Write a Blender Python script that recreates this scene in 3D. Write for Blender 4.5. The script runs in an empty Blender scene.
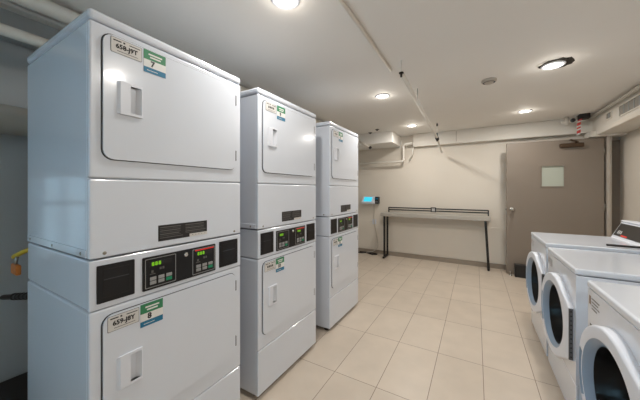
import bpy, bmesh, math, random
from mathutils import Vector, Matrix
from mathutils.geometry import tessellate_polygon
random.seed(4)
C = bpy.context.scene.collection
PI = math.pi

# ------------------------------------------------------------------ materials
def lin(c):
    return tuple((v/12.92 if v <= .04045 else ((v+.055)/1.055)**2.4) for v in [k/255 for k in c])
def mat(name, rgb, rough=.5, metal=0.0, coat=0.0, noise=0.0, nscale=8, bump=0.0, bscale=60, emit=None, estr=0, spec=.5, trans=0):
    m = bpy.data.materials.new(name); m.use_nodes = True
    nt = m.node_tree; b = nt.nodes['Principled BSDF']
    col = lin(rgb)
    b.inputs['Base Color'].default_value = (*col, 1)
    b.inputs['Roughness'].default_value = rough
    b.inputs['Metallic'].default_value = metal
    b.inputs['Coat Weight'].default_value = coat
    b.inputs['Coat Roughness'].default_value = .08
    b.inputs['Specular IOR Level'].default_value = spec
    b.inputs['Transmission Weight'].default_value = trans
    if emit:
        b.inputs['Emission Color'].default_value = (*lin(emit), 1)
        b.inputs['Emission Strength'].default_value = estr
    tc = nt.nodes.new('ShaderNodeTexCoord')
    if noise:
        n = nt.nodes.new('ShaderNodeTexNoise'); n.inputs['Scale'].default_value = nscale; n.inputs['Detail'].default_value = 5
        nt.links.new(tc.outputs['Object'], n.inputs['Vector'])
        r = nt.nodes.new('ShaderNodeMapRange')
        r.inputs['From Min'].default_value = .3; r.inputs['From Max'].default_value = .7
        r.inputs['To Min'].default_value = 1-noise; r.inputs['To Max'].default_value = 1+noise
        nt.links.new(n.outputs['Fac'], r.inputs['Value'])
        v = nt.nodes.new('ShaderNodeVectorMath'); v.operation = 'SCALE'
        v.inputs[0].default_value = col
        nt.links.new(r.outputs['Result'], v.inputs['Scale'])
        nt.links.new(v.outputs['Vector'], b.inputs['Base Color'])
    if bump:
        n = nt.nodes.new('ShaderNodeTexNoise'); n.inputs['Scale'].default_value = bscale; n.inputs['Detail'].default_value = 4
        nt.links.new(tc.outputs['Object'], n.inputs['Vector'])
        bp = nt.nodes.new('ShaderNodeBump'); bp.inputs['Strength'].default_value = bump; bp.inputs['Distance'].default_value = .01
        nt.links.new(n.outputs['Fac'], bp.inputs['Height']); nt.links.new(bp.outputs['Normal'], b.inputs['Normal'])
    return m

M = {}
M['enamel'] = mat('white_enamel', (213, 219, 229), .22, coat=.5, noise=.012, nscale=3)
M['enamel_side'] = mat('cabinet_side_enamel', (190, 200, 206), .2, coat=.5, noise=.03, nscale=4)
M['plastic'] = mat('white_plastic', (217, 221, 230), .32, noise=.01)
M['greyplastic'] = mat('grey_plastic_daylight_tint', (140, 160, 182), .3, noise=.02)  # grey plastic, with the blue of window daylight mixed into its colour
M['gap'] = mat('dark_gap', (66, 68, 72), .8)
M['black'] = mat('black_plastic', (22, 21, 22), .3, noise=.05)
M['blackmetal'] = mat('black_metal', (24, 22, 21), .45, noise=.05)
M['label'] = mat('paper_label', (205, 203, 200), .5)
M['stickwhite'] = mat('sticker_white', (222, 222, 220), .4)
M['green'] = mat('sticker_green', (52, 128, 88), .4)
M['blue'] = mat('sticker_blue', (28, 112, 148), .4)
M['ink'] = mat('black_ink', (28, 28, 30), .5)
M['grayink'] = mat('grey_ink', (96, 94, 92), .5)
M['warn'] = mat('warning_label_black', (34, 32, 33), .45, noise=.1)
M['led'] = mat('green_display', (20, 40, 10), .3, emit=(150, 235, 40), estr=.6)
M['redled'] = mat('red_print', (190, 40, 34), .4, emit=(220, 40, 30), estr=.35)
M['btn'] = mat('grey_button', (150, 150, 150), .4)
M['btngreen'] = mat('green_button', (30, 140, 100), .4)
M['chrome'] = mat('chrome', (200, 198, 192), .22, metal=1)
M['steel'] = mat('dull_steel', (140, 136, 128), .4, metal=.8, noise=.05)
M['glass'] = mat('dark_door_glass', (16, 16, 18), .3, spec=.25)
M['drum'] = mat('perforated_strip', (90, 90, 92), .4, metal=.3)
M['wall'] = mat('painted_wall', (222, 214, 202), .6, noise=.02, nscale=1.5, bump=.06, bscale=35)
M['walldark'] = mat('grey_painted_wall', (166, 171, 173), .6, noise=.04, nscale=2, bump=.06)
M['ceil'] = mat('painted_ceiling', (238, 235, 230), .7, noise=.015, nscale=1.2, bump=.05, bscale=25)
M['beam'] = mat('painted_beam', (226, 221, 212), .6, noise=.03, nscale=3, bump=.08)
M['base'] = mat('vinyl_baseboard', (150, 138, 124), .5, noise=.04)
M['door'] = mat('taupe_door_paint', (134, 123, 112), .42, noise=.02, nscale=2)
M['frame'] = mat('light_taupe_frame', (180, 171, 160), .45, noise=.02)
M['paper'] = mat('paper_in_glass', (180, 186, 174), .35)
M['bronze'] = mat('bronze_closer', (84, 66, 50), .45, metal=.4)
M['pipe'] = mat('painted_pipe', (230, 225, 216), .45, noise=.04, nscale=6)
M['pipewhite'] = mat('white_pipe_wrap', (214, 211, 203), .55, noise=.05, nscale=7)
M['table'] = mat('grey_laminate', (176, 171, 163), .4, noise=.02)
M['dark'] = mat('dark_rubber', (34, 30, 28), .6)
M['brown'] = mat('brown_tag', (120, 96, 80), .5)
M['yellow'] = mat('yellow_gas_hose', (196, 168, 40), .4, noise=.05)
M['orange'] = mat('orange_valve', (190, 110, 40), .45)
M['cyan'] = mat('cyan_screen', (20, 120, 140), .2, emit=(60, 200, 225), estr=1.1)
M['redstripe'] = mat('red_tape', (205, 70, 66), .5)
M['lamp'] = mat('lamp_lens', (255, 250, 240), .5, emit=(255, 246, 232), estr=14)
M['crate'] = mat('grey_brown_crate', (86, 80, 74), .7, noise=.15, nscale=6)
M['hole'] = mat('ceiling_void', (40, 34, 28), .9, noise=.2, nscale=30)
M['cable'] = mat('pale_cable', (196, 190, 180), .5)
M['vent'] = mat('vent_grey', (150, 146, 138), .6, noise=.05)
M['winframe'] = mat('window_frame_white', (215, 215, 215), .4)
M['winglass'] = mat('window_glass', (230, 240, 245), .02, trans=1)

# floor tiles: 0.304 x 0.609 m, stacked
def floor_mat():
    m = bpy.data.materials.new('beige_floor_tiles'); m.use_nodes = True
    nt = m.node_tree; b = nt.nodes['Principled BSDF']; L = nt.links.new
    tc = nt.nodes.new('ShaderNodeTexCoord')
    mp = nt.nodes.new('ShaderNodeMapping'); mp.inputs['Location'].default_value = (.8701+.3044*20, -3.5259+.609*20, 0)
    L(tc.outputs['Object'], mp.inputs['Vector'])
    br = nt.nodes.new('ShaderNodeTexBrick'); br.offset = 0; br.squash = 1
    br.inputs['Scale'].default_value = 1; br.inputs['Brick Width'].default_value = .3044
    br.inputs['Row Height'].default_value = .609; br.inputs['Mortar Size'].default_value = .0021
    br.inputs['Mortar Smooth'].default_value = .1; br.inputs['Bias'].default_value = 0
    br.inputs['Color1'].default_value = (*lin((201, 188, 173)), 1)
    br.inputs['Color2'].default_value = (*lin((195, 182, 167)), 1)
    br.inputs['Mortar'].default_value = (*lin((122, 104, 90)), 1)
    L(mp.outputs['Vector'], br.inputs['Vector'])
    n = nt.nodes.new('ShaderNodeTexNoise'); n.inputs['Scale'].default_value = 5; n.inputs['Detail'].default_value = 6
    L(tc.outputs['Object'], n.inputs['Vector'])
    r = nt.nodes.new('ShaderNodeMapRange'); r.inputs['From Min'].default_value = .3; r.inputs['From Max'].default_value = .7
    r.inputs['To Min'].default_value = .94; r.inputs['To Max'].default_value = 1.04
    L(n.outputs['Fac'], r.inputs['Value'])
    v = nt.nodes.new('ShaderNodeVectorMath'); v.operation = 'SCALE'
    L(br.outputs['Color'], v.inputs[0]); L(r.outputs['Result'], v.inputs['Scale'])
    L(v.outputs['Vector'], b.inputs['Base Color'])
    b.inputs['Roughness'].default_value = .36
    bp = nt.nodes.new('ShaderNodeBump'); bp.inputs['Strength'].default_value = .3; bp.inputs['Distance'].default_value = .002; bp.invert = True
    L(br.outputs['Fac'], bp.inputs['Height']); L(bp.outputs['Normal'], b.inputs['Normal'])
    return m
M['floor'] = floor_mat()

# ------------------------------------------------------------------ mesh builder
class MB:
    def __init__(s): s.v = []; s.f = []; s.m = []; s.sm = []; s.mats = []
    def mi(s, mt):
        if mt not in s.mats: s.mats.append(mt)
        return s.mats.index(mt)
    def add(s, vs, fs, mt, smooth=False):
        o = len(s.v); i = s.mi(mt); s.v += [tuple(v) for v in vs]
        for f in fs: s.f.append([o+k for k in f]); s.m.append(i); s.sm.append(smooth)
    def box(s, a, b, mt, bev=0, seg=2, T=None):
        bm = bmesh.new(); bmesh.ops.create_cube(bm, size=1)
        for v in bm.verts:
            v.co = Vector([(a[i]+b[i])/2 + v.co[i]*abs(b[i]-a[i]) for i in range(3)])
        if bev: bmesh.ops.bevel(bm, geom=bm.edges[:], offset=bev, segments=seg, affect='EDGES', profile=.5)
        if T is not None: bm.transform(T)
        bm.verts.index_update()
        s.add([v.co[:] for v in bm.verts], [[v.index for v in f.verts] for f in bm.faces], mt, False)
        bm.free()
    def prism(s, loops, conv, d0, d1, mt, side=None):
        """loops: [outer, hole...] of 2-D points; conv(u, v, d) gives the 3-D point"""
        pts = [p for l in loops for p in l]
        tris = tessellate_polygon([[Vector((p[0], p[1], 0)) for p in l] for l in loops])
        n = len(pts)
        vs = [conv(p[0], p[1], d0) for p in pts]+[conv(p[0], p[1], d1) for p in pts]
        ref = Vector(conv(0, 0, d1))-Vector(conv(0, 0, d0))
        fs = []
        for t in tris:
            a, b, c = [Vector(vs[n+k]) for k in t]
            if (b-a).cross(c-a).dot(ref) < 0: t = t[::-1]
            fs.append([n+k for k in t]); fs.append([k for k in t[::-1]])
        s.add(vs, fs, mt)
        o = 0; fs = []
        for l in loops:
            k = len(l)
            for i in range(k):
                j = (i+1) % k; fs.append([o+i, o+j, n+o+j, n+o+i])
            o += k
        s.add(vs, fs, side or mt)
    def cyl(s, p0, p1, r, mt, n=16, r1=None, caps=True):
        s.tube([p0, p1], r, mt, n, r1, caps)
    def tube(s, pts, r, mt, n=12, r1=None, caps=True):
        pts = [Vector(p) for p in pts]; k = len(pts); rings = []; up = None
        for i, p in enumerate(pts):
            d = (pts[min(i+1, k-1)]-pts[max(i-1, 0)]).normalized()
            if up is None:
                up = d.orthogonal().normalized()
            else:
                up = (up-d*up.dot(d)).normalized()
            w = d.cross(up)
            rr = r if r1 is None else r+(r1-r)*i/(k-1)
            rings.append([p+(up*math.cos(2*PI*a/n)+w*math.sin(2*PI*a/n))*rr for a in range(n)])
        vs = [q for g in rings for q in g]; fs = []
        for i in range(k-1):
            for a in range(n):
                b = (a+1) % n; fs.append([i*n+a, i*n+b, (i+1)*n+b, (i+1)*n+a])
        s.add(vs, fs, mt, True)
        if caps: s.add(rings[0][::-1]+rings[-1], [list(range(n)), list(range(n, 2*n))], mt)
    def lathe(s, prof, c, mt, axis='z', n=32, mats=None):
        """prof: (r, h) pairs turned about the axis through c"""
        def P(r, h, a):
            x, y = r*math.cos(a), r*math.sin(a)
            q = {'z': (x, y, h), 'x': (h, x, y), 'y': (x, h, y)}[axis]
            return (c[0]+q[0], c[1]+q[1], c[2]+q[2])
        vs = [P(r, h, 2*PI*a/n) for r, h in prof for a in range(n)]
        for i in range(len(prof)-1):
            fs = [[i*n+a, i*n+(a+1) % n, (i+1)*n+(a+1) % n, (i+1)*n+a] for a in range(n)]
            s.add(vs, fs, mats[i] if mats else mt, True)
    def text(s, body, size, T, mt, extrude=.0003, bold=0):
        cu = bpy.data.curves.new('t', 'FONT'); cu.body = body; cu.size = size; cu.align_x = 'CENTER'; cu.align_y = 'CENTER'
        cu.extrude = extrude; cu.offset = bold; cu.resolution_u = 2
        o = bpy.data.objects.new('t', cu); C.objects.link(o)
        dg = bpy.context.evaluated_depsgraph_get()
        me = bpy.data.meshes.new_from_object(o.evaluated_get(dg))
        s.add([T @ v.co for v in me.vertices], [list(p.vertices) for p in me.polygons], mt)
        bpy.data.objects.remove(o); bpy.data.curves.remove(cu); bpy.data.meshes.remove(me)
    def build(s, name, parent=None, label=None):
        me = bpy.data.meshes.new(name)
        me.from_pydata(s.v, [], s.f)
        for m in s.mats: me.materials.append(m)
        me.polygons.foreach_set('material_index', s.m)
        me.polygons.foreach_set('use_smooth', s.sm)
        bm = bmesh.new(); bm.from_mesh(me)
        bmesh.ops.remove_doubles(bm, verts=bm.verts, dist=1e-6)
        bmesh.ops.recalc_face_normals(bm, faces=bm.faces); bm.to_mesh(me); bm.free()
        me.update()
        o = bpy.data.objects.new(name, me); C.objects.link(o)
        if parent: o.parent = parent
        if label: o['label'] = label
        return o
def tag(o, label, cat, group=None, kind=None):
    o['label'] = label; o['category'] = cat
    if group: o['group'] = group
    if kind: o['kind'] = kind
    return o
def thing(name, loc, label, cat, group=None, rz=0):
    o = bpy.data.objects.new(name, None); C.objects.link(o); o.location = loc; o.rotation_euler = (0, 0, rz)
    o.empty_display_size = .1
    return tag(o, label, cat, group)
def struct(mb, name, label=None):
    o = mb.build(name); o['kind'] = 'structure'
    if label: o['label'] = label
    o['category'] = name.split('_')[0]
    return o
def rrect(x0, y0, x1, y1, r, n=6):
    pts = []
    for cx, cy, a0 in ((x1-r, y0+r, -PI/2), (x1-r, y1-r, 0), (x0+r, y1-r, PI/2), (x0+r, y0+r, PI)):
        for k in range(n+1):
            a = a0+PI/2*k/n; pts.append((cx+r*math.cos(a), cy+r*math.sin(a)))
    return pts
def smooth(pts, n=8):
    """Catmull-Rom through the points"""
    P = [Vector(p) for p in pts]; P = [P[0]*2-P[1]]+P+[P[-1]*2-P[-2]]; out = []
    for i in range(1, len(P)-2):
        for k in range(n):
            t = k/n; a, b, c, d = P[i-1:i+3]
            out.append(.5*((2*b)+(c-a)*t+(2*a-5*b+4*c-d)*t*t+(3*b-a-3*c+d)*t**3))
    return out+[P[-2]]

# ------------------------------------------------------------------ room shell
XL, XR, YB, YR, ZC = -2.45, 1.72, 5.31, -2.2, 2.34
T_ = .1
m = MB(); m.box((XL-T_, YR-T_, -.1), (XR+T_, YB+T_, 0), M['floor']); struct(m, 'floor', 'beige rectangular ceramic floor tiles')
m = MB(); m.box((XL, YR, ZC), (XR, YB, ZC+.1), M['ceil']); struct(m, 'ceiling', 'pale painted ceiling with recessed lights')
# left wall with a real window opening beside the dryers, towards the camera's end of the room
wy0, wy1, wz0, wz1 = -.78, .21, .82, 1.42
m = MB()
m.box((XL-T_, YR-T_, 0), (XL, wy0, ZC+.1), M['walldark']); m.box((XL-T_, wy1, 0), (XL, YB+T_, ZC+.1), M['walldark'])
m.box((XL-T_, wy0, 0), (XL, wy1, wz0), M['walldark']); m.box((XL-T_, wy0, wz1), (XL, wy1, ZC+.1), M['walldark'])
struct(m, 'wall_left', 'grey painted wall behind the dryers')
m = MB(); m.box((XR, YR-T_, 0), (XR+T_, YB+T_, ZC+.1), M['wall']); struct(m, 'wall_right', 'beige wall behind the washers')
m = MB()
m.box((XL, YB, 0), (XR, YB+T_, ZC+.1), M['wall'])
m.box((XL, YB-.014, .08), (.47, YB+.01, .672), M['wall'], .004)      # thicker foot of the wall
struct(m, 'wall_back', 'pale wall with a slightly thicker lower part')
# rear wall (behind the camera) with a larger window
wx0, wx1, vz0, vz1 = -1.75, -.35, .75, 1.95
m = MB()
m.box((XL, YR-T_, 0), (wx0, YR, ZC+.1), M['wall']); m.box((wx1, YR-T_, 0), (XR, YR, ZC+.1), M['wall'])
m.box((wx0, YR-T_, 0), (wx1, YR, vz0), M['wall']); m.box((wx0, YR-T_, vz1), (wx1, YR, ZC+.1), M['wall'])
struct(m, 'wall_rear')
def window(n, loc, rz, hw, hh, mull, mw, label):
    w = thing('window_%d' % n, loc, label, 'window', rz=rz); w['kind'] = 'structure'
    m = MB()
    for c in [-hw+.02, hw-.02]+mull: m.box((c-mw, -.03, 0), (c+mw, .03, hh), M['winframe'], .004)
    for a, b in ((0, .04), (hh-.04, hh), (hh*.62, hh*.62+.03)): m.box((-hw, -.028, a), (hw, .028, b), M['winframe'], .004)
    m.build('window_frame', w)
    m = MB(); m.box((-hw+.02, -.004, .02), (hw-.02, .004, hh-.02), M['winglass']); m.build('window_pane', w)
window(1, ((wx0+wx1)/2, YR-.05, vz0), 0, (wx1-wx0)/2, vz1-vz0, [0], .03, 'white framed window behind the camera')
window(2, (XL-.05, (wy0+wy1)/2, wz0), PI/2, (wy1-wy0)/2, wz1-wz0, [-.33, -.15, .03, .21, .36], .02, 'low white framed window with vertical mullions in the wall behind the dryers')
m = MB(); m.box((XL, YB-.024, 0), (.47, YB-.012, .078), M['base'], .003); m.box((XL, YB-.034, 0), (.47, YB-.02, .012), M['base'], .003)
struct(m, 'baseboard_back', 'taupe baseboard along the back wall')
# beams and boxed bulkheads
m = MB(); m.box((-1.02, 5.2, 2.11), (1.45, YB, ZC), M['beam'], .006)
for x in (-.3,): m.box((x, 5.196, 2.14), (x+.006, 5.2, 2.32), M['base'])
struct(m, 'trim_1', 'long beam along the top of the back wall')
m = MB(); m.box((1.42, YR, 2.05), (XR, YB, ZC), M['beam'], .006)
m.box((1.385, YR, 2.03), (1.43, 4.47, 2.085), M['wall'], .01)
m.box((1.36, 5.06, 2.03), (XR, YB, 2.11), M['beam'], .006)
struct(m, 'trim_2', 'boxed bulkhead along the ceiling above the washers')
m = MB(); m.box((XL, 4.70, 2.14), (-1.27, YB, ZC), M['ceil'], .006); struct(m, 'trim_3', 'boxed duct bulkhead at the ceiling beyond the dryers')
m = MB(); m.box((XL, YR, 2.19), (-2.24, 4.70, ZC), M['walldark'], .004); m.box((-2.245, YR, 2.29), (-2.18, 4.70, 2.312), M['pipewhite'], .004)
struct(m, 'trim_4', 'grey ceiling ledge along the wall behind the dryers')
# vents in the right bulkhead
for nm, ya, yb, za, zb, lab in (('wall_vent', 4.56, 4.72, 2.17, 2.26, 'small grey vent opening in the bulkhead, the farther one'),
                                ('wall_vent', 3.7, 4.37, 2.13, 2.26, 'long grey louvred vent in the bulkhead, the nearer one')):
    t = thing(nm, (1.42, ya, za), lab, 'vent')
    w_, h_ = yb-ya, zb-za
    m = MB(); m.prism([rrect(0, 0, w_, h_, .004, 2), rrect(.012, .012, w_-.012, h_-.012, .003, 2)][:2], lambda u, v, d: (d, u, v), -.012, .0, M['beam']); m.build('vent_frame', t)
    m = MB(); m.box((-.004, .01, .01), (-.001, w_-.01, h_-.01), M['vent'])
    k = max(2, int(w_/.11))
    for i in range(1, k): m.box((-.009, w_*i/k-.006, .01), (-.004, w_*i/k+.006, h_-.01), M['walldark'])
    m.build('vent_grille', t)

# ------------------------------------------------------------------ door in the back wall
d = thing('door_1', (.41, 5.03, 0), 'wide taupe door standing ajar with a small paper-covered window', 'door', rz=math.atan2(.09, 1.105)); d['kind'] = 'structure'
LW = 1.108
conv = lambda u, v, dd: (u, dd, v)
m = MB(); m.prism([[(0, .012), (LW, .012), (LW, 2.018), (0, 2.018)], [(.425, 1.35), (.685, 1.35), (.685, 1.65), (.425, 1.65)]], conv, 0, .045, M['door']); m.build('door_leaf', d)
m = MB(); m.prism([[(.41, 1.335), (.70, 1.335), (.70, 1.665), (.41, 1.665)], [(.428, 1.353), (.682, 1.353), (.682, 1.647), (.428, 1.647)]], conv, -.008, .001, M['door']); m.build('vision_frame', d)
m = MB(); m.box((.426, .012, 1.351), (.684, .02, 1.649), M['paper']); m.build('vision_pane', d, 'small square pane covered with pale paper')
m = MB(); m.lathe([(0, -.062), (.016, -.06), (.027, -.05), (.028, -.042), (.02, -.03), (.012, -.024), (.012, -.008), (.032, -.006), (.034, 0)], (.068, 0, 1.0), M['chrome'], 'y', 24); m.build('door_knob', d, 'round chrome knob')
m = MB(); m.box((-.012, .014, .985), (.002, .03, 1.008), M['steel'], .002); m.build('latch', d)
m = MB(); m.box((.63, -.055, 1.905), (.885, 0, 1.96), M['bronze'], .008)
m.box((.80, -.045, 1.96), (.83, -.02, 1.985), M['bronze'], .003); m.build('door_closer', d, 'brown metal closer body')
m = MB(); m.tube([(.815, -.035, 1.985), (.70, -.15, 1.99), (.80, .09, 2.03)], .008, M['bronze'], 8); m.build('closer_arm', d)
m = MB()
for z in (.25, 1.0, 1.78): m.cyl((LW+.006, .0, z), (LW+.006, .0, z+.11), .009, M['steel'], 10)
m.build('hinge', d)
# frame post and dark recess panel at right of the leaf
m = MB(); m.box((1.535, 5.08, 0), (1.578, YB, 2.05), M['frame'], .006); m.box((1.545, 5.074, 0), (1.562, 5.082, 2.05), M['frame'], .003)
struct(m, 'trim_5', 'pale taupe door frame post beside the door')
m = MB(); m.box((1.578, 5.285, 0), (XR, YB, 2.05), M['door']); m.box((1.578, 5.27, 1.99), (XR, YB, 2.05), M['frame']); struct(m, 'trim_6', 'dark taupe panel between the door frame and the corner')

# ------------------------------------------------------------------ stacked dryers
W = .683; DEP = .682
fc = lambda u, v, dd: (dd, u, v)
TX = lambda u, z, x: Matrix(((0, 0, 1, x), (1, 0, 0, u), (0, 1, 0, z), (0, 0, 0, 1)))
FRONT = 'front'
def door_handle(parent, u, z, h=.122):
    m = MB()      # raised bezel with an angled scoop opening on the right
    w = .076
    o = [(u, z), (u+w, z), (u+w, z+h), (u, z+h)]
    hole = [(u+.034, z+.01), (u+w-.004, z+.01), (u+w-.004, z+h-.01), (u+.034, z+h-.01)]
    m.prism([o, hole], fc, .006, .014, M['plastic'])
    a = .0075
    # scoop: sloping floor from bezel front at right, deep at left
    y0, y1, z0, z1 = u+.034, u+w-.004, z+.01, z+h-.01
    vs = [(-.018, y0, z0), (.012, y1, z0), (.012, y1, z1), (-.018, y0, z1), (.012, y0, z0), (.012, y0, z1)]
    m.add(vs, [[0, 1, 2, 3], [0, 3, 5, 4], [0, 4, 1], [3, 2, 5]], M['plastic'])
    # sloping left cheek of the bezel
    m.add([(.006, u-.012, z+.004), (.014, u, z), (.014, u, z+h), (.006, u-.012, z+h-.004)], [[0, 1, 2, 3]], M['plastic'])
    m.add([(.006, u-.012, z+.004), (.014, u, z), (.006, u, z)], [[0, 1, 2]], M['plastic'])
    m.add([(.006, u-.012, z+h-.004), (.014, u, z+h), (.006, u, z+h)], [[0, 1, 2]], M['plastic'])
    return m.build('door_handle', parent)
def dryer_door(root, z0, z1, hz, num, code):
    u0, u1 = .038, .640; sh = 0 if z0 > 1 else -.012
    out = rrect(u0, z0, u1, z1, .035)
    hole = [(.089+.034, hz+.01), (.089+.072, hz+.01), (.089+.072, hz+.112), (.089+.034, hz+.112)]
    m = MB(); m.prism([out, hole], fc, .0, .007, M['enamel']); dr = m.build('dryer_door', root)
    m = MB(); m.prism([rrect(u0-.0045, z0-.003, u1+.003, z1+.003, .037), rrect(u0-.0005, z0-.0005, u1+.0005, z1+.0005, .035)], fc, -.002, .002, M['gap']); m.build('door_gap_line', dr, 'dark line painted for the shaded gap around the door')  # dark ring paints the shade of the gap round the door
    door_handle(dr, .089, hz)
    for a in (z0+.05, z1-.10):
        m = MB(); m.box((.0, u1+.0005, a), (.0075, u1+.0065, a+.055), M['gap'], .001); m.build('door_hinge', dr, 'small dark hinge')
    # licence plate style label
    m = MB(); x = .0072
    la, lb, lz = .060+sh*.8, .164+sh*.8, z1-.062
    m.prism([rrect(la, lz, lb, lz+.056, .003, 2)], fc, x, x+.0006, M['grayink'])
    m.prism([rrect(la+.0015, lz+.0015, lb-.0015, lz+.0545, .003, 2)], fc, x+.0006, x+.001, M['label'])
    if code: m.text(code, .023, TX((la+lb)/2, lz+.027, x+.0012), M['ink'], bold=.0009)
    else:
        for k in range(4): m.box((x+.001, la+.024+k*.015, lz+.021), (x+.0013, la+.034+k*.015, lz+.034), M['ink'])
    m.box((x+.001, la+.008, lz+.044), (x+.0013, la+.034, lz+.048), M['ink'])
    m.box((x+.001, la+.040, lz+.043), (x+.0013, la+.046, lz+.049), M['ink'])
    m.box((x+.001, la+.060, lz+.044), (x+.0013, la+.098, lz+.047), M['ink'])
    m.box((x+.001, la+.02, lz+.009), (x+.0013, la+.09, lz+.011), M['grayink'])
    m.build('plate_label', dr, 'white label with a dark border and printed code')
    # numbered sticker
    m = MB(); sa, sb, sz = .171+sh, .258+sh, z1-.092
    hgt = .09
    m.box((x, sa, sz), (x+.0008, sb, sz+.022), M['blue']); m.box((x, sa, sz+.022), (x+.0008, sb, sz+.052), M['stickwhite']); m.box((x, sa, sz+.052), (x+.0008, sb, sz+hgt), M['green'])
    m.text(num, .031, TX(sa+.034, sz+.037, x+.0012), M['ink'], bold=.0012)
    for k, (a, b) in enumerate(((.018, .072), (.024, .066))):
        m.box((x+.0008, sa+a, sz+.072-k*.011), (x+.0011, sa+b, sz+.078-k*.011), M['stickwhite'])
    m.box((x+.0008, sa+.012, sz+.009), (x+.0011, sa+.054, sz+.011), M['stickwhite'])
    m.build('number_sticker', dr, 'green white and blue sticker with the number '+num)
    return dr
def screw(m, x, y, z, ax='x'):
    if ax == 'x': m.lathe([(0, .003), (.004, .0025), (.0065, 0)], (x, y, z), M['steel'], 'x', 10)
    else: m.lathe([(0, -.003), (.004, -.0025), (.0065, 0)], (x, y, z), M['steel'], 'y', 10)
def make_dryer(loc, label, nums, codes):
    r = thing('stacked_dryer', loc, label, 'dryer', 'stacked dryers along the left side')
    E, S = M['enamel'], M['enamel']
    # cabinets
    m = MB(); m.box((-DEP, 0, .03), (-.012, W, .867), S, .008); m.box((-DEP, .002, .871), (-.012, W-.002, 1.046), S, .006)
    m.build('lower_cabinet', r)
    m = MB(); m.box((-DEP, 0, 1.052), (-.012, W, 1.883), S, .008)
    m.box((-DEP+.02, -.0035, 1.056), (-.02, .002, 1.084), S, .0015); m.box((-DEP+.02, W-.002, 1.056), (-.02, W+.0035, 1.084), S, .0015)
    m.build('upper_cabinet', r)
    m = MB(); m.box((-DEP-.002, -.002, 1.887), (.002, W+.002, 1.924), E, .012, 3); m.build('top_cover', r)
    # front panels with true gaps between
    def panel(z0, z1, nm, bev=.006, holes=()):
        m = MB()
        m.box((-.02, 0, z0), (0, W, z1), E, bev, 3)
        return m.build(nm, r)
    panel(.03, .306, 'kick_panel'); panel(.309, .8675, 'lower_front_panel'); panel(.871, 1.046, 'control_housing', .004)
    panel(1.052, 1.3325, 'service_panel'); panel(1.336, 1.883, 'upper_front_panel')
    # doors
    dryer_door(r, 1.405, 1.858, 1.575, nums[0], codes[0])
    dryer_door(r, .388, .842, .555, nums[1], codes[1])
    # controls
    m = MB(); m.prism([rrect(.169, .888, .512, 1.022, .004, 2)], fc, 0, .004, M['black'])
    for a, b in ((.178, .305), (.385, .506)):
        m.prism([rrect(a, .896, b, 1.014, .003, 2), rrect(a+.0022, .8982, b-.0022, 1.0118, .003, 2)], fc, .004, .0048, M['btn'])
    cp = m.build('control_panel', r)
    for a, gcol in ((.178, M['btngreen']), (.385, M['btngreen'])):
        m = MB(); m.box((.004, a+.016, .980), (.005, a+.070, 1.001), M['warn']); m.box((.004, a+.072, .982), (.0048, a+.108, .999), M['warn'])
        for k in range(3): m.text('8', .021, TX(a+.030+k*.0135, .990, .0055), M['led'], bold=.0008)
        m.build('display', cp, 'display with glowing green digits')
        for k in range(3):
            for q in range(2):
                mt = M['btngreen'] if (k == 2 and q == 0) else M['btn']
                m = MB(); m.box((.004, a+.018+k*.033, .908+q*.0165), (.0062, a+.043+k*.033, .922+q*.0165), mt, .0015); m.build('button', cp, 'green button' if mt is M['btngreen'] else None)
        m = MB()
        for k, zz in ((0, .955), (1, .962), (1.35, .962)): m.box((.004, a+.024+k*.033, zz), (.0046, a+.032+k*.033, zz+.010), M['grayink'])
        m.box((.004, a+.018, .949), (.0046, a+.040, .952), M['grayink'])
        m.build('indicator_print', cp)
    m = MB(); m.box((.004, .398, 1.005), (.0056, .500, 1.010), M['redled']); m.build('red_lettering', cp)
    m = MB(); m.lathe([(0, .010), (.007, .010), (.0095, .008), (.010, .004)], (0, .352, 1.0), M['chrome'], 'x', 20); m.build('lock', cp, 'round chrome lock')
    for a, b in ((.021, .141), (.537, .658)):
        m = MB(); m.prism([rrect(a, .892, b, 1.026, .003, 2)], fc, 0, .003, M['black'])
        m.prism([rrect(a+.018, .908, b-.018, 1.010, .003, 2), rrect(a+.0195, .9095, b-.0195, 1.0085, .003, 2)], fc, .003, .0042, M['dark'])
        m.box((.003, a+.02, .972), (.0046, b-.02, .9745), M['gap']); m.build('blank_panel', r, 'black blank panel beside the controls')
    # warning label
    m = MB(); m.box((0, .231, 1.078), (.0008, .465, 1.145), M['warn'])
    rnd = random.Random(3)
    for k in range(4):
        zz = 1.133-k*.0145
        if k == 3: m.box((.0008, .238, zz), (.0011, .34, zz+.003), M['grayink']); continue
        m.box((.0008, .238, zz), (.0011, .335-rnd.random()*.02, zz+.004), M['grayink']); m.box((.0008, .352, zz), (.0011, .458-rnd.random()*.02, zz+.004), M['grayink'])
        m.box((.0008, .238, zz-.006), (.0011, .33, zz-.0045), M['grayink']); m.box((.0008, .352, zz-.006), (.0011, .45, zz-.0045), M['grayink'])
    m.box((.0008, .372, 1.078), (.0013, .465, 1.092), M['label'])
    for k in range(5): m.box((.0013, .385+k*.016, 1.084), (.0016, .389+k*.016, 1.086), M['ink'])
    m.build('warning_label', r, 'black warning label with fine print')
    # screws
    for u in (.045, W-.045): m = MB(); screw(m, 0, u, 1.068); m.build('screw', r)
    for x in (-.06, -.34, -.62): m = MB(); screw(m, x, -.0035, 1.069, 'y'); m.build('screw', r)
    for x in (-.06, -DEP+.05):
        for u in (.05, W-.05):
            m = MB(); m.cyl((x, u, 0), (x, u, .03), .022, M['dark'], 14); m.build('foot', r)
    return r
ys = (.3915, 1.2144, 2.136)
make_dryer((-1.146, ys[0], 0), 'white stacked dryer nearest the camera, stickers numbered 7 and 8', ('7', '8'), ('658-J9T', '659-J8Y'))
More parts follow.
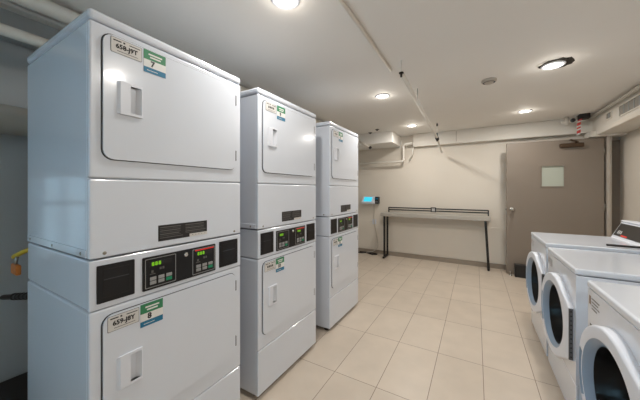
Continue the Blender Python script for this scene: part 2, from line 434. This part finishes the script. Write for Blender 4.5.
make_dryer((-1.146, ys[1], 0), 'white stacked dryer in the middle of the row, stickers numbered 9 and 10', ('9', '10'), (None, None))
make_dryer((-1.146, ys[2], 0), 'white stacked dryer farthest away, closest to the back wall', ('11', '12'), (None, None))

# ------------------------------------------------------------------ front load washers
WX = .465; WW = .645; WD = .70
wc = lambda u, v, dd: (-dd, u, v)
TW = lambda u, z, x: Matrix(((0, 0, -1, x), (-1, 0, 0, u), (0, 1, 0, z), (0, 0, 0, 1)))
def make_washer(y0, top, label, rz=0):
    r = thing('front_load_washer', (WX, y0, 0), label, 'washer', 'front load washers in a row', rz)
    E = M['enamel']; h = top
    cc = [(.325+.183*math.cos(2*PI*k/48), +.497+.183*math.sin(2*PI*k/48)) for k in range(48)]
    m = MB(); m.prism([rrect(0, .022, WW, h-.038, .006, 3), cc], lambda u, v, dd: (dd, u, v), .012, .16, E, E)
    m.box((.16, 0, .022), (WD, WW, h-.038), E, .004)
    m.box((.03, -.003, .022), (WD-.02, .002, .245), E, .002)
    m.build('cabinet', r)
    m = MB(); m.box((-.004, -.002, h-.034), (WD+.02, WW+.002, h), E, .010, 3); m.build('top_panel', r)
    m = MB(); m.box((0, 0, .022), (.0118, WW, .236), E, .004, 3); m.build('kick_panel', r)
    circ = lambda rr, n=48: [(.325+rr*math.cos(2*PI*k/n), +.497+rr*math.sin(2*PI*k/n)) for k in range(n)]
    m = MB(); m.prism([rrect(0, .240, WW, h-.036, .006, 3), circ(.181)], wc, -.0125, 0, E); m.build('front_panel', r)
    # door: D shaped plate, straight hinge edge near the camera
    cz, cy, R = .497, .325, .255
    m = MB()
    hx, hz = .035, .145
    dx, dy = hx-cy, hz; D = math.hypot(dx, dy); a0 = math.atan2(dy, dx); off = math.acos(min(1, R/D))
    aT = a0-off; pts = []
    n = 56
    for k in range(n+1):
        a = -aT+2*aT*k/n
        pts.append((cy+R*math.cos(a), cz+R*math.sin(a)))
    pts = pts+[(hx, cz+hz), (hx, cz-hz)]
    NA = 120
    angs = sorted([-PI+2*PI*(k+.5)/NA for k in range(NA)]+[math.atan2(hz, dx)-.0, math.atan2(-hz, dx), math.atan2(hz, dx)-.01, math.atan2(-hz, dx)+.01])
    NA = len(angs)
    def outer(a):      # distance from the centre to the D-shaped outline
        ca, sa = math.cos(a), math.sin(a)
        aT_ = abs(aT)
        if abs(a) <= aT_: return R
        best = 1e9
        q = (cy+R*math.cos(aT_), R*math.sin(aT_)*(1 if sa > 0 else -1)); q = (q[0]-cy, q[1]); h2 = (dx, hz*(1 if sa > 0 else -1))
        for p, e in ((q, h2), ((dx, -hz), (dx, hz))):
            ex, ey = e[0]-p[0], e[1]-p[1]; det = ca*ey-sa*ex
            if abs(det) < 1e-9: continue
            t = (p[0]*ey-p[1]*ex)/det; w_ = (p[0]*sa-p[1]*ca)/det
            if t > 0 and -1e-6 <= w_ <= 1+1e-6: best = min(best, t)
        return best if best < 1 else R
    def depth(y): return .022+.030*max(0, min(1, (y-hx)/.50))
    rings = []
    for i in range(12):
        row = []
        for a in angs:
            Ro = outer(a); rr = [Ro, Ro, Ro-.003, Ro-.009, .243, .240, .213, .210, .203, .197, .186, .1775][i]
            y = cy+rr*math.cos(a); dd = depth(y)
            grip = abs(a+.13) < .44
            dd = [0, dd-.008, dd-.002, dd, dd, .010 if grip else dd, .010 if grip else dd, dd, dd, dd-.005, .018+(dd-.018)*.45, .016][i]
            row.append((-dd, y, cz+rr*math.sin(a)))
        rings.append(row)
    for i in range(11):
        for k in range(NA):
            j = (k+1) % NA
            grip = abs(angs[k]+.13) < .44
            mt = M['greyplastic'] if (i >= 8 or (grip and 4 <= i <= 6)) else M['plastic']
            m.add([rings[i][k], rings[i][j], rings[i+1][j], rings[i+1][k]], [[0, 1, 2, 3]], mt, i not in (0, 8))
    dr = m.build('washer_door', r)
    m = MB(); m.lathe([(.178, -.020), (.174, .0), (.165, .04), (.145, .09), (.10, .125), (.05, .14), (0, .143)], (0, cy, cz), M['glass'], 'x', 48)
    m.build('door_glass', dr, 'round dark glass')
    m = MB(); m.box((-.022, hx-.003, cz-hz+.004), (-.004, hx+.002, cz+hz-.004), M['drum'])
    for k in range(11): m.lathe([(0, -.001), (.0035, -.001), (.0045, 0)], (-.012, hx-.003, cz-hz+.02+k*.025), M['ink'], 'y', 10)
    m.build('hinge_strip', dr, 'grey strip with a row of holes along the hinge edge')
    # printed labels on the fascia
    m = MB(); zz = h-.106; ya = WW-.018
    m.box((-.0008, ya-.020, zz), (0, ya, zz+.040), M['brown'])
    m.build('icon_label', r, 'small brown square label')
    m = MB()
    for k, w_ in enumerate((.09, .075, .09, .06)):
        m.box((-.0006, ya-.03-w_, zz+.029-k*.015), (0, ya-.03, zz+.035-k*.015), M['grayink'])
    m.build('instruction_print', r)
    m = MB(); m.box((-.0008, WW-.085, h-.205), (0, WW-.028, h-.195), M['ink']); m.build('name_print', r)
    # console at the back of the top
    m = MB(); cx0, cx1 = .548, .70
    prof2 = [(cx0, h), (cx0+.006, h+.010), (cx0+.066, h+.132), (cx0+.060, h+.142), (cx0+.072, h+.150), (cx1, h+.145), (cx1+.005, h)]
    m.prism([prof2], lambda u, v, dd: (u, dd, v), .003, WW-.003, M['plastic']); co = m.build('console', r)
    p0 = Vector((cx0+.006, 0, h+.010)); p1 = Vector((cx0+.066, 0, h+.132)); up = (p1-p0).normalized(); nn = Vector((-up.z, 0, up.x))
    def TC(u, t, e): # local X -> -y, Y -> up the slope, Z -> outward
        q = p0+up*t+nn*e
        return Matrix(((0, up.x, nn.x, q.x), (-1, 0, 0, u), (0, up.z, nn.z, q.z), (0, 0, 0, 1)))
    m = MB(); m.box((-WW/2+.016, .012, 0), (WW/2-.016, .125, .003), M['black'], .001, 1, T=TC(WW/2, 0, 0)); f = m.build('console_face', co)
    m = MB()
    for k in range(3): m.text('8', .040, TC(WW-.075-k*.026, .045, .004), M['label'], bold=.0006)
    m.build('console_digits', co)
    m = MB(); m.box((-.05, .016, .003), (.05, .028, .0042), M['redled'], T=TC(WW-.20, 0, 0)); m.build('red_strip', co)
    for x in (.06, WD-.05):
        for u in (.05, WW-.05):
            m = MB(); m.cyl((x, u, 0), (x, u, .023), .02, M['dark'], 14); m.build('foot', r)
    return r
make_washer(2.643, .889, 'white front load washer farthest down the row, next to the taupe door')
make_washer(1.939, .870, 'white front load washer in the middle of the row of three')
make_washer(1.115, .863, 'white front load washer nearest the camera, cut off by the frame edge', 0)

m = MB()
pth = smooth([(.80, 2.668, .905), (.90, 2.658, .905), (1.0, 2.662, .905), (1.08, 2.66, .905)])
m.tube(pth, .008, M['dark'], 8); tag(m.build('dark_strip'), 'thin dark strip lying across the washer tops below the console', 'strip')  # plain dark strip for the dark line near the washer top seam

# ------------------------------------------------------------------ folding table at the back wall
t = thing('narrow_table', (-.69, 5.16, 0), 'long narrow grey table with black legs against the back wall', 'table')
m = MB(); m.box((-.895, -.15, .80), (.89, .12, .868), M['table'], .006); m.build('table_top', t)
for sx in (-1, 1):
    for sy in ((-.125, .085) if sx < 0 else (-.075,)):
        m = MB(); lean = .042 if sx > 0 else 0; lx = .822 if sx > 0 else -.825
        m.add([], [], M['blackmetal'])
        a = Vector((lx, sy, .80)); b = Vector((lx+lean, sy, .035)); hw_ = .0145 if sx < 0 else .018
        vs = [(p.x+i*hw_, p.y+j*hw_, p.z) for p in (a, b) for i, j in ((-1, -1), (1, -1), (1, 1), (-1, 1))]
        m.add(vs, [[0, 1, 2, 3], [4, 5, 6, 7], [0, 1, 5, 4], [1, 2, 6, 5], [2, 3, 7, 6], [3, 0, 4, 7]], M['blackmetal'])
        m.build('leg', t)
    fx = lx+lean; m = MB(); m.box((fx-.018, -.19 if sx < 0 else -.11, .006), (fx+.018, .105, .036), M['blackmetal'], .004)
    for yy in (-.17 if sx < 0 else -.09, .09): m.cyl((fx, yy, 0), (fx, yy, .007), .016, M['dark'], 12)
    m.build('foot_bar', t)
m = MB()
for z in (.918, .958): m.box((-.79, .05, z-.0105), (.86, .066, z+.0105), M['blackmetal'], .002)
for x in (-.80, .855): m.box((x, .046, .868), (x+.02, .07, .966), M['blackmetal'], .002)
m.build('rear_rail', t, 'black double rail along the back of the top')
m = MB(); m.prism([[(0, .90), (.09, .90), (.09, .985), (0, .985)], [(.018, .915), (.072, .915), (.072, .968), (.018, .968)]], lambda u, v, dd: (u-.02, dd, v), .03, .05, M['blackmetal'])
m.box((-.002, .04, .915), (.052, .048, .968), M['label']); m.build('centre_bracket', t)

# ------------------------------------------------------------------ payment kiosk screen on the back wall
k = thing('payment_terminal', (-1.86, 5.296, 1.02), 'white wall mounted payment terminal with glowing cyan screen and black card reader', 'terminal')
m = MB()
prof = [(0, 0), (-.12, .0), (-.13, .03), (-.03, .15), (0, .15)]
m.prism([prof], lambda u, v, dd: (dd, u, v), -.17, .10, M['plastic']); m.build('housing', k)
p0 = Vector((0, -.13, .03)); up = Vector((0, .10, .12)).normalized(); nn = Vector((0, -up.z, up.y))
def TK(u, tt, e):
    q = p0+up*tt+nn*e
    return Matrix(((1, 0, 0, u), (0, up.y, nn.y, q.y), (0, up.z, nn.z, q.z), (0, 0, 0, 1)))
m = MB(); m.box((-.085, .02, .0), (.085, .135, .004), M['cyan'], .002, 1, T=TK(-.05, 0, 0)); m.build('screen', k, 'glowing cyan screen')
m = MB(); m.box((.102, -.10, .0), (.175, .0, .145), M['black'], .01); rd = m.build('card_reader', k, 'black card reader')
m = MB()
for a in range(3):
    for b in range(2): m.box((.115+a*.018, -.104, .03+b*.02), (.127+a*.018, -.10, .042+b*.02), M['btn'])
m.box((.113, -.103, .09), (.165, -.10, .12), M['blue']); m.build('keypad', rd)
m = MB(); m.tube(smooth([(-1.80, 5.27, 1.02), (-1.80, 5.28, .85), (-1.79, 5.275, .6), (-1.74, 5.27, .35), (-1.72, 5.27, .16), (-1.80, 5.24, .06), (-1.95, 5.22, .02)]), .007, M['cable'], 8)
tag(m.build('power_cord'), 'pale cord hanging from the payment terminal down the wall', 'cord')
m = MB(); m.tube(smooth([(-2.2, 5.2, .02), (-2.05, 5.17, .012), (-1.95, 5.23, .012), (-1.8, 5.15, .012), (-1.72, 5.2, .012), (-1.78, 5.25, .012), (-2.1, 5.25, .012)]), .011, M['dark'], 8)
tag(m.build('floor_cable'), 'dark cable lying loosely on the floor by the back wall', 'cable')
m = MB(); m.box((-1.84, 5.285, .60), (-1.76, 5.297, .70), M['plastic'], .003); tag(m.build('wall_outlet'), 'white wall outlet plate below the payment terminal', 'outlet')

# ------------------------------------------------------------------ ceiling lights
lights = [(-.903, 1.17, 'round recessed ceiling light above the nearest dryer, cut by the top edge'),
          (-.897, 2.911, 'round recessed ceiling light just right of the farthest dryer'),
          (-.893, 4.475, 'small round recessed ceiling light beside the boxed duct bulkhead'),
          (.547, 2.865, 'recessed ceiling light sagging from a ragged hole in the ceiling'),
          (.558, 4.41, 'round recessed ceiling light near the beam, in front of the door'),
          (.55, 1.15, 'recessed ceiling light above the nearest washer, out of frame'), (.55, -.6, 'recessed ceiling light behind the camera, washer side')]
for i, (x, y, lab) in enumerate(lights):
    sag = i == 3
    z = ZC-(.018 if sag else 0)
    l = thing('ceiling_light', (x, y, z), lab, 'ceiling light', 'recessed ceiling lights')
    m = MB(); m.lathe([(.058, -.002), (.060, -.008), (.074, -.008), (.080, -.003), (.080, 0), (.060, 0)], (0, 0, 0), M['plastic'], 'z', 40)
    if sag: m.lathe([(.055, 0), (.05, .06)], (0, 0, 0), M['steel'], 'z', 30)
    m.build('trim_ring', l)
    m = MB(); m.lathe([(0, -.006), (.05, -.005), (.060, -.003)], (0, 0, 0), M['lamp'], 'z', 32); m.build('lens', l, 'bright warm lens')
    ld = bpy.data.lights.new('lamp', 'AREA'); ld.shape = 'DISK'; ld.size = .12; ld.energy = 10; ld.color = (1, .955, .89); ld.spread = PI
    lo = bpy.data.objects.new('light_source', ld); C.objects.link(lo); lo.parent = l; lo.location = (0, 0, -.012)
    pd = bpy.data.lights.new('lens_glow', 'POINT'); pd.energy = .7; pd.color = (1, .93, .84); pd.shadow_soft_size = .03
    po = bpy.data.objects.new('lens_glow', pd); C.objects.link(po); po.parent = l; po.location = (0, 0, -.065)
    if sag:
        m = MB(); pts = []
        rnd = random.Random(7)
        for k in range(26):
            a = 2*PI*k/26; rr = .10+.022*rnd.random(); pts.append((x+.03+rr*1.05*math.cos(a), y+.035+rr*math.sin(a)))
        m.prism([pts], lambda u, v, dd: (u, v, dd), ZC-.0015, ZC+.002, M['hole']); tag(m.build('ceiling_hole'), 'ragged dark hole in the ceiling around the sagging light', 'hole')
t = thing('smoke_detector', (.106, 2.999, ZC), 'round white smoke detector on the ceiling between the lights', 'smoke detector')
m = MB(); m.lathe([(.062, 0), (.064, -.010), (.058, -.022), (.040, -.026), (.030, -.036), (0, -.038)], (0, 0, 0), M['frame'], 'z', 36); m.build('housing', t)
m = MB(); m.lathe([(.038, -.0265), (.050, -.0262)], (0, 0, 0), M['gap'], 'z', 36); m.build('vent_slot', t)

# ------------------------------------------------------------------ pipes
def pipe(name, pts, r, mt, label, cat='pipe', sm=False, n=14):
    m = MB(); m.tube(smooth(pts) if sm else pts, r, mt, n); return tag(m.build(name), label, cat)
pipe('conduit', [(-.635, -1.9, 2.328), (-.635, 2.3, 2.328)], .011, M['pipe'], 'thin conduit painted into the ceiling running towards the sprinkler pipe')
t = thing('sprinkler_pipe', (-.52, 2.2, ZC), 'painted sprinkler pipe sloping under the ceiling towards the back wall', 'pipe')
m = MB(); m.tube([(0, 0, 2.24-ZC), (0, 2.28, 2.105-ZC), (0, 2.93, 1.965-ZC)], .017, M['pipe'], 14); m.build('pipe_run', t)
m = MB(); m.cyl((0, -.012, 2.205-ZC), (0, -.012, 2.238-ZC), .008, M['dark'], 12); m.cyl((0, -.012, 2.234-ZC), (0, -.012, 2.241-ZC), .019, M['dark'], 16); m.cyl((0, -.012, 2.24-ZC), (0, -.012, 0), .004, M['ceil'], 10); m.build('sprinkler_head', t, 'dark sprinkler head')
m = MB(); m.cyl((0, .68, 2.20-ZC), (0, .68, 0), .0035, M['steel'], 8); m.build('hanger_rod', t)
m = MB(); m.cyl((0, 2.24, 2.1-ZC), (0, 2.33, 2.09-ZC), .026, M['dark'], 14); m.cyl((0, 2.28, 2.05-ZC), (0, 2.28, 2.18-ZC), .010, M['dark'], 10); m.cyl((0, 2.28, 2.18-ZC), (0, 2.28, 0), .004, M['ceil'], 8); m.cyl((0, 2.28, 2.285-ZC), (0, 2.28, 2.325-ZC), .012, M['dark'], 10); m.build('coupling', t, 'dark pipe coupling')
pipe('corner_pipe', [(-1.02, 5.17, 2.17), (-1.17, 5.17, 2.165), (-1.185, 5.17, 2.14), (-1.185, 5.17, 1.87), (-1.20, 5.17, 1.845), (XL+.001, 5.17, 1.845)], .022, M['pipe'], 'painted pipe dropping from the beam and running left behind the dryers')
pipe('drop_pipe', [(-1.02, 5.25, 2.11), (-1.04, 5.25, 1.98), (-1.10, 5.27, 1.86)], .012, M['pipe'], 'thin painted pipe slanting down from the left end of the beam')
pipe('bulkhead_pipe', [(1.375, -1.9, 2.298), (1.375, 5.15, 2.298)], .019, M['pipewhite'], 'white pipe along the top of the bulkhead above the washers')
pipe('ceiling_pipe', [(-1.985, -1.9, 2.27), (-1.985, 4.6, 2.27)], .042, M['pipewhite'], 'thick white wrapped pipe at the ceiling behind the nearest dryer')
pipe('wall_pipe', [(-2.13, -1.9, 2.13), (-2.13, 4.6, 2.13)], .03, M['pipewhite'], 'white pipe below the ceiling ledge behind the nearest dryer')
pipe('vent_duct', [(-2.34, -1.9, 1.70), (-2.34, 4.6, 1.70)], .085, M['vent'], 'grey exhaust duct along the wall left of the nearest dryer', 'duct', n=24)
# small pipe stubs around the duct bulkhead
t = thing('pipe_stub', (-1.62, 4.69, 2.09), 'short painted pipe stub with dark open end beside the duct bulkhead', 'pipe')
m = MB(); m.cyl((-.30, -.03, .14), (-.05, -.03, -.015), .018, M['pipe'], 12); m.build('stub', t)
m = MB(); m.cyl((-.055, -.03, -.012), (-.03, -.032, -.028), .026, M['dark'], 12); m.build('open_end', t)
for (x, y, z, lab) in ((-1.47, 4.465, ZC, 'dark ceiling sprinkler cap, the one nearer the light beside the duct'), (-1.66, 4.655, ZC, 'dark ceiling sprinkler cap, the one nearer the farthest dryer')):
    m = MB(); m.lathe([(0, -.022), (.016, -.020), (.02, -.006), (.036, -.003), (.036, 0)], (x, y, z), M['dark'], 'z', 20); tag(m.build('ceiling_sprinkler'), lab, 'sprinkler')

# things round the corner by the door: valve cluster, junction box and tag
t = thing('valve_cluster', (1.22, 5.08, 2.28), 'painted valve fittings at the ceiling corner above the door', 'valve')
m = MB(); m.cyl((-.16, 0, -.01), (.11, .02, 0), .015, M['pipe'], 12); m.cyl((-.10, 0, -.06), (-.10, 0, .06), .02, M['pipewhite'], 12); m.cyl((.02, 0, -.05), (.02, 0, .06), .016, M['pipewhite'], 12)
m.build('fitting', t)
m = MB(); m.cyl((-.04, -.01, .0), (-.04, -.045, .0), .026, M['dark'], 16); m.build('hand_wheel', t)
m = MB(); m.box((1.225, 4.95, 2.272), (1.335, 5.05, ZC), M['dark'], .006); tag(m.build('junction_box'), 'dark junction box on the ceiling corner above the door', 'box')
# striped tag
m = MB(); N = 10
T = Matrix.Translation((1.222, 4.93, 2.25)) @ Matrix.Rotation(.10, 4, 'Y') @ Matrix.Rotation(.35, 4, 'Z')
for i in range(N):
    z1 = -i*.021; z0 = z1-.021
    a = -.021-.006*math.sin(i*.6); b = .021-.006*math.sin(i*.6)
    vs = [(a, 0, z0), (b, .0, z0+.022), (b, 0, z1+.022), (a, 0, z1), (a, .003, z0), (b, .003, z0+.022), (b, .003, z1+.022), (a, .003, z1)]
    m.add([T @ Vector(v) for v in vs], [[0, 1, 2, 3], [7, 6, 5, 4], [0, 4, 5, 1], [2, 6, 7, 3], [1, 5, 6, 2], [0, 3, 7, 4]], M['redstripe'] if i % 5 not in (1, 4) else M['stickwhite'])
m.tube([T @ Vector((0, .0, .01)), (1.24, 4.95, 2.27)], .003, M['cable'], 6)
tag(m.build('striped_tag'), 'red and white striped tag hanging at the ceiling above the door', 'tag')

# floor items by the door
m = MB(); m.box((.50, 4.90, 0), (.72, 5.0, .185), M['black'], .006); m.box((.52, 4.897, .02), (.70, 4.902, .165), M['dark']); tag(m.build('black_box'), 'small black box standing on the floor against the door', 'box')
t = thing('door_stop', (.452, 4.97, 0), 'small chrome door stop on the floor at the door edge', 'door stop')
m = MB(); m.lathe([(0, .062), (.012, .06), (.014, .05), (.010, .042), (.010, .012), (.022, .006), (.024, 0)], (0, 0, 0), M['chrome'], 'z', 18); m.build('post', t)

# left alcove: gas hose, valve, coupling, crate
t = thing('gas_hose', (-1.86, .50, 1.0), 'yellow gas hose at the back of the nearest dryer', 'hose')
m = MB(); m.tube(smooth([(.020, .0, .025), (-.03, -.07, .008), (-.12, -.11, -.03), (-.20, -.10, -.05), (-.45, .0, -.06)]), .011, M['yellow'], 10); m.build('hose', t)
m = MB(); m.box((-.16, -.125, -.125), (-.07, -.105, -.075), M['orange'], .006); m.cyl((-.12, -.115, -.08), (-.12, -.11, -.03), .007, M['steel'], 8); m.build('valve_handle', t, 'orange valve handle')
t = thing('drain_hose', (-1.86, .47, .74), 'black ribbed hose behind the nearest dryer', 'hose')
m = MB(); m.tube([(.028, 0, .03), (-.44, -.07, -.05)], .014, M['dark'], 10)
for i in range(9): m.cyl((.010-i*.04, -i*.006, .027-i*.0068), (-.010-i*.04, -.003-i*.006, .0236-i*.0068), .019, M['dark'], 12)
m.build('ribbed_hose', t)
m = MB(); m.box((-2.42, .25, 0), (-2.05, .72, .15), M['crate'], .01); m.box((-2.40, .26, .15), (-2.08, .70, .172), M['dark'], .008); tag(m.build('storage_crate'), 'dark crate on the floor behind the nearest dryer', 'crate')

# ------------------------------------------------------------------ daylight
w = bpy.data.worlds.new('World'); bpy.context.scene.world = w; w.use_nodes = True
nt = w.node_tree; bg = nt.nodes['Background']
sky = nt.nodes.new('ShaderNodeTexSky'); sky.sky_type = 'HOSEK_WILKIE'; sky.turbidity = 4; sky.ground_albedo = .4; sky.sun_direction = (.3, -.2, .8)
nt.links.new(sky.outputs['Color'], bg.inputs['Color']); bg.inputs['Strength'].default_value = .8
ld = bpy.data.lights.new('window_daylight', 'AREA'); ld.shape = 'RECTANGLE'; ld.size = wx1-wx0-.1; ld.size_y = vz1-vz0-.1; ld.energy = 31; ld.color = (.48, .8, 1)
lo = bpy.data.objects.new('window_daylight', ld); C.objects.link(lo); lo.location = ((wx0+wx1)/2, YR-.16, (vz0+vz1)/2); lo.rotation_euler = (PI/2, 0, 0)

ld = bpy.data.lights.new('window_daylight', 'AREA'); ld.shape = 'RECTANGLE'; ld.size = wy1-wy0-.06; ld.size_y = wz1-wz0-.06; ld.energy = 1.3; ld.color = (.62, .86, 1)
lo = bpy.data.objects.new('window_daylight', ld); C.objects.link(lo); lo.location = (XL-.16, (wy0+wy1)/2, (wz0+wz1)/2); lo.rotation_euler = (PI/2, 0, -PI/2)

# ------------------------------------------------------------------ camera
cd = bpy.data.cameras.new('camera'); cam = bpy.data.objects.new('camera', cd); C.objects.link(cam)
cd.sensor_width = 36; cd.lens = 267.2/640*36; cd.shift_y = -(200-190.4)/640; cd.clip_start = .05
cam.location = (0, 0, 1.292); cam.rotation_euler = (PI/2, 0, .5286)
sc = bpy.context.scene; sc.camera = cam
sc.view_settings.view_transform = 'Standard'; sc.view_settings.look = 'None'; sc.view_settings.gamma = 1; sc.view_settings.exposure = 0
sc.view_settings.use_curve_mapping = False
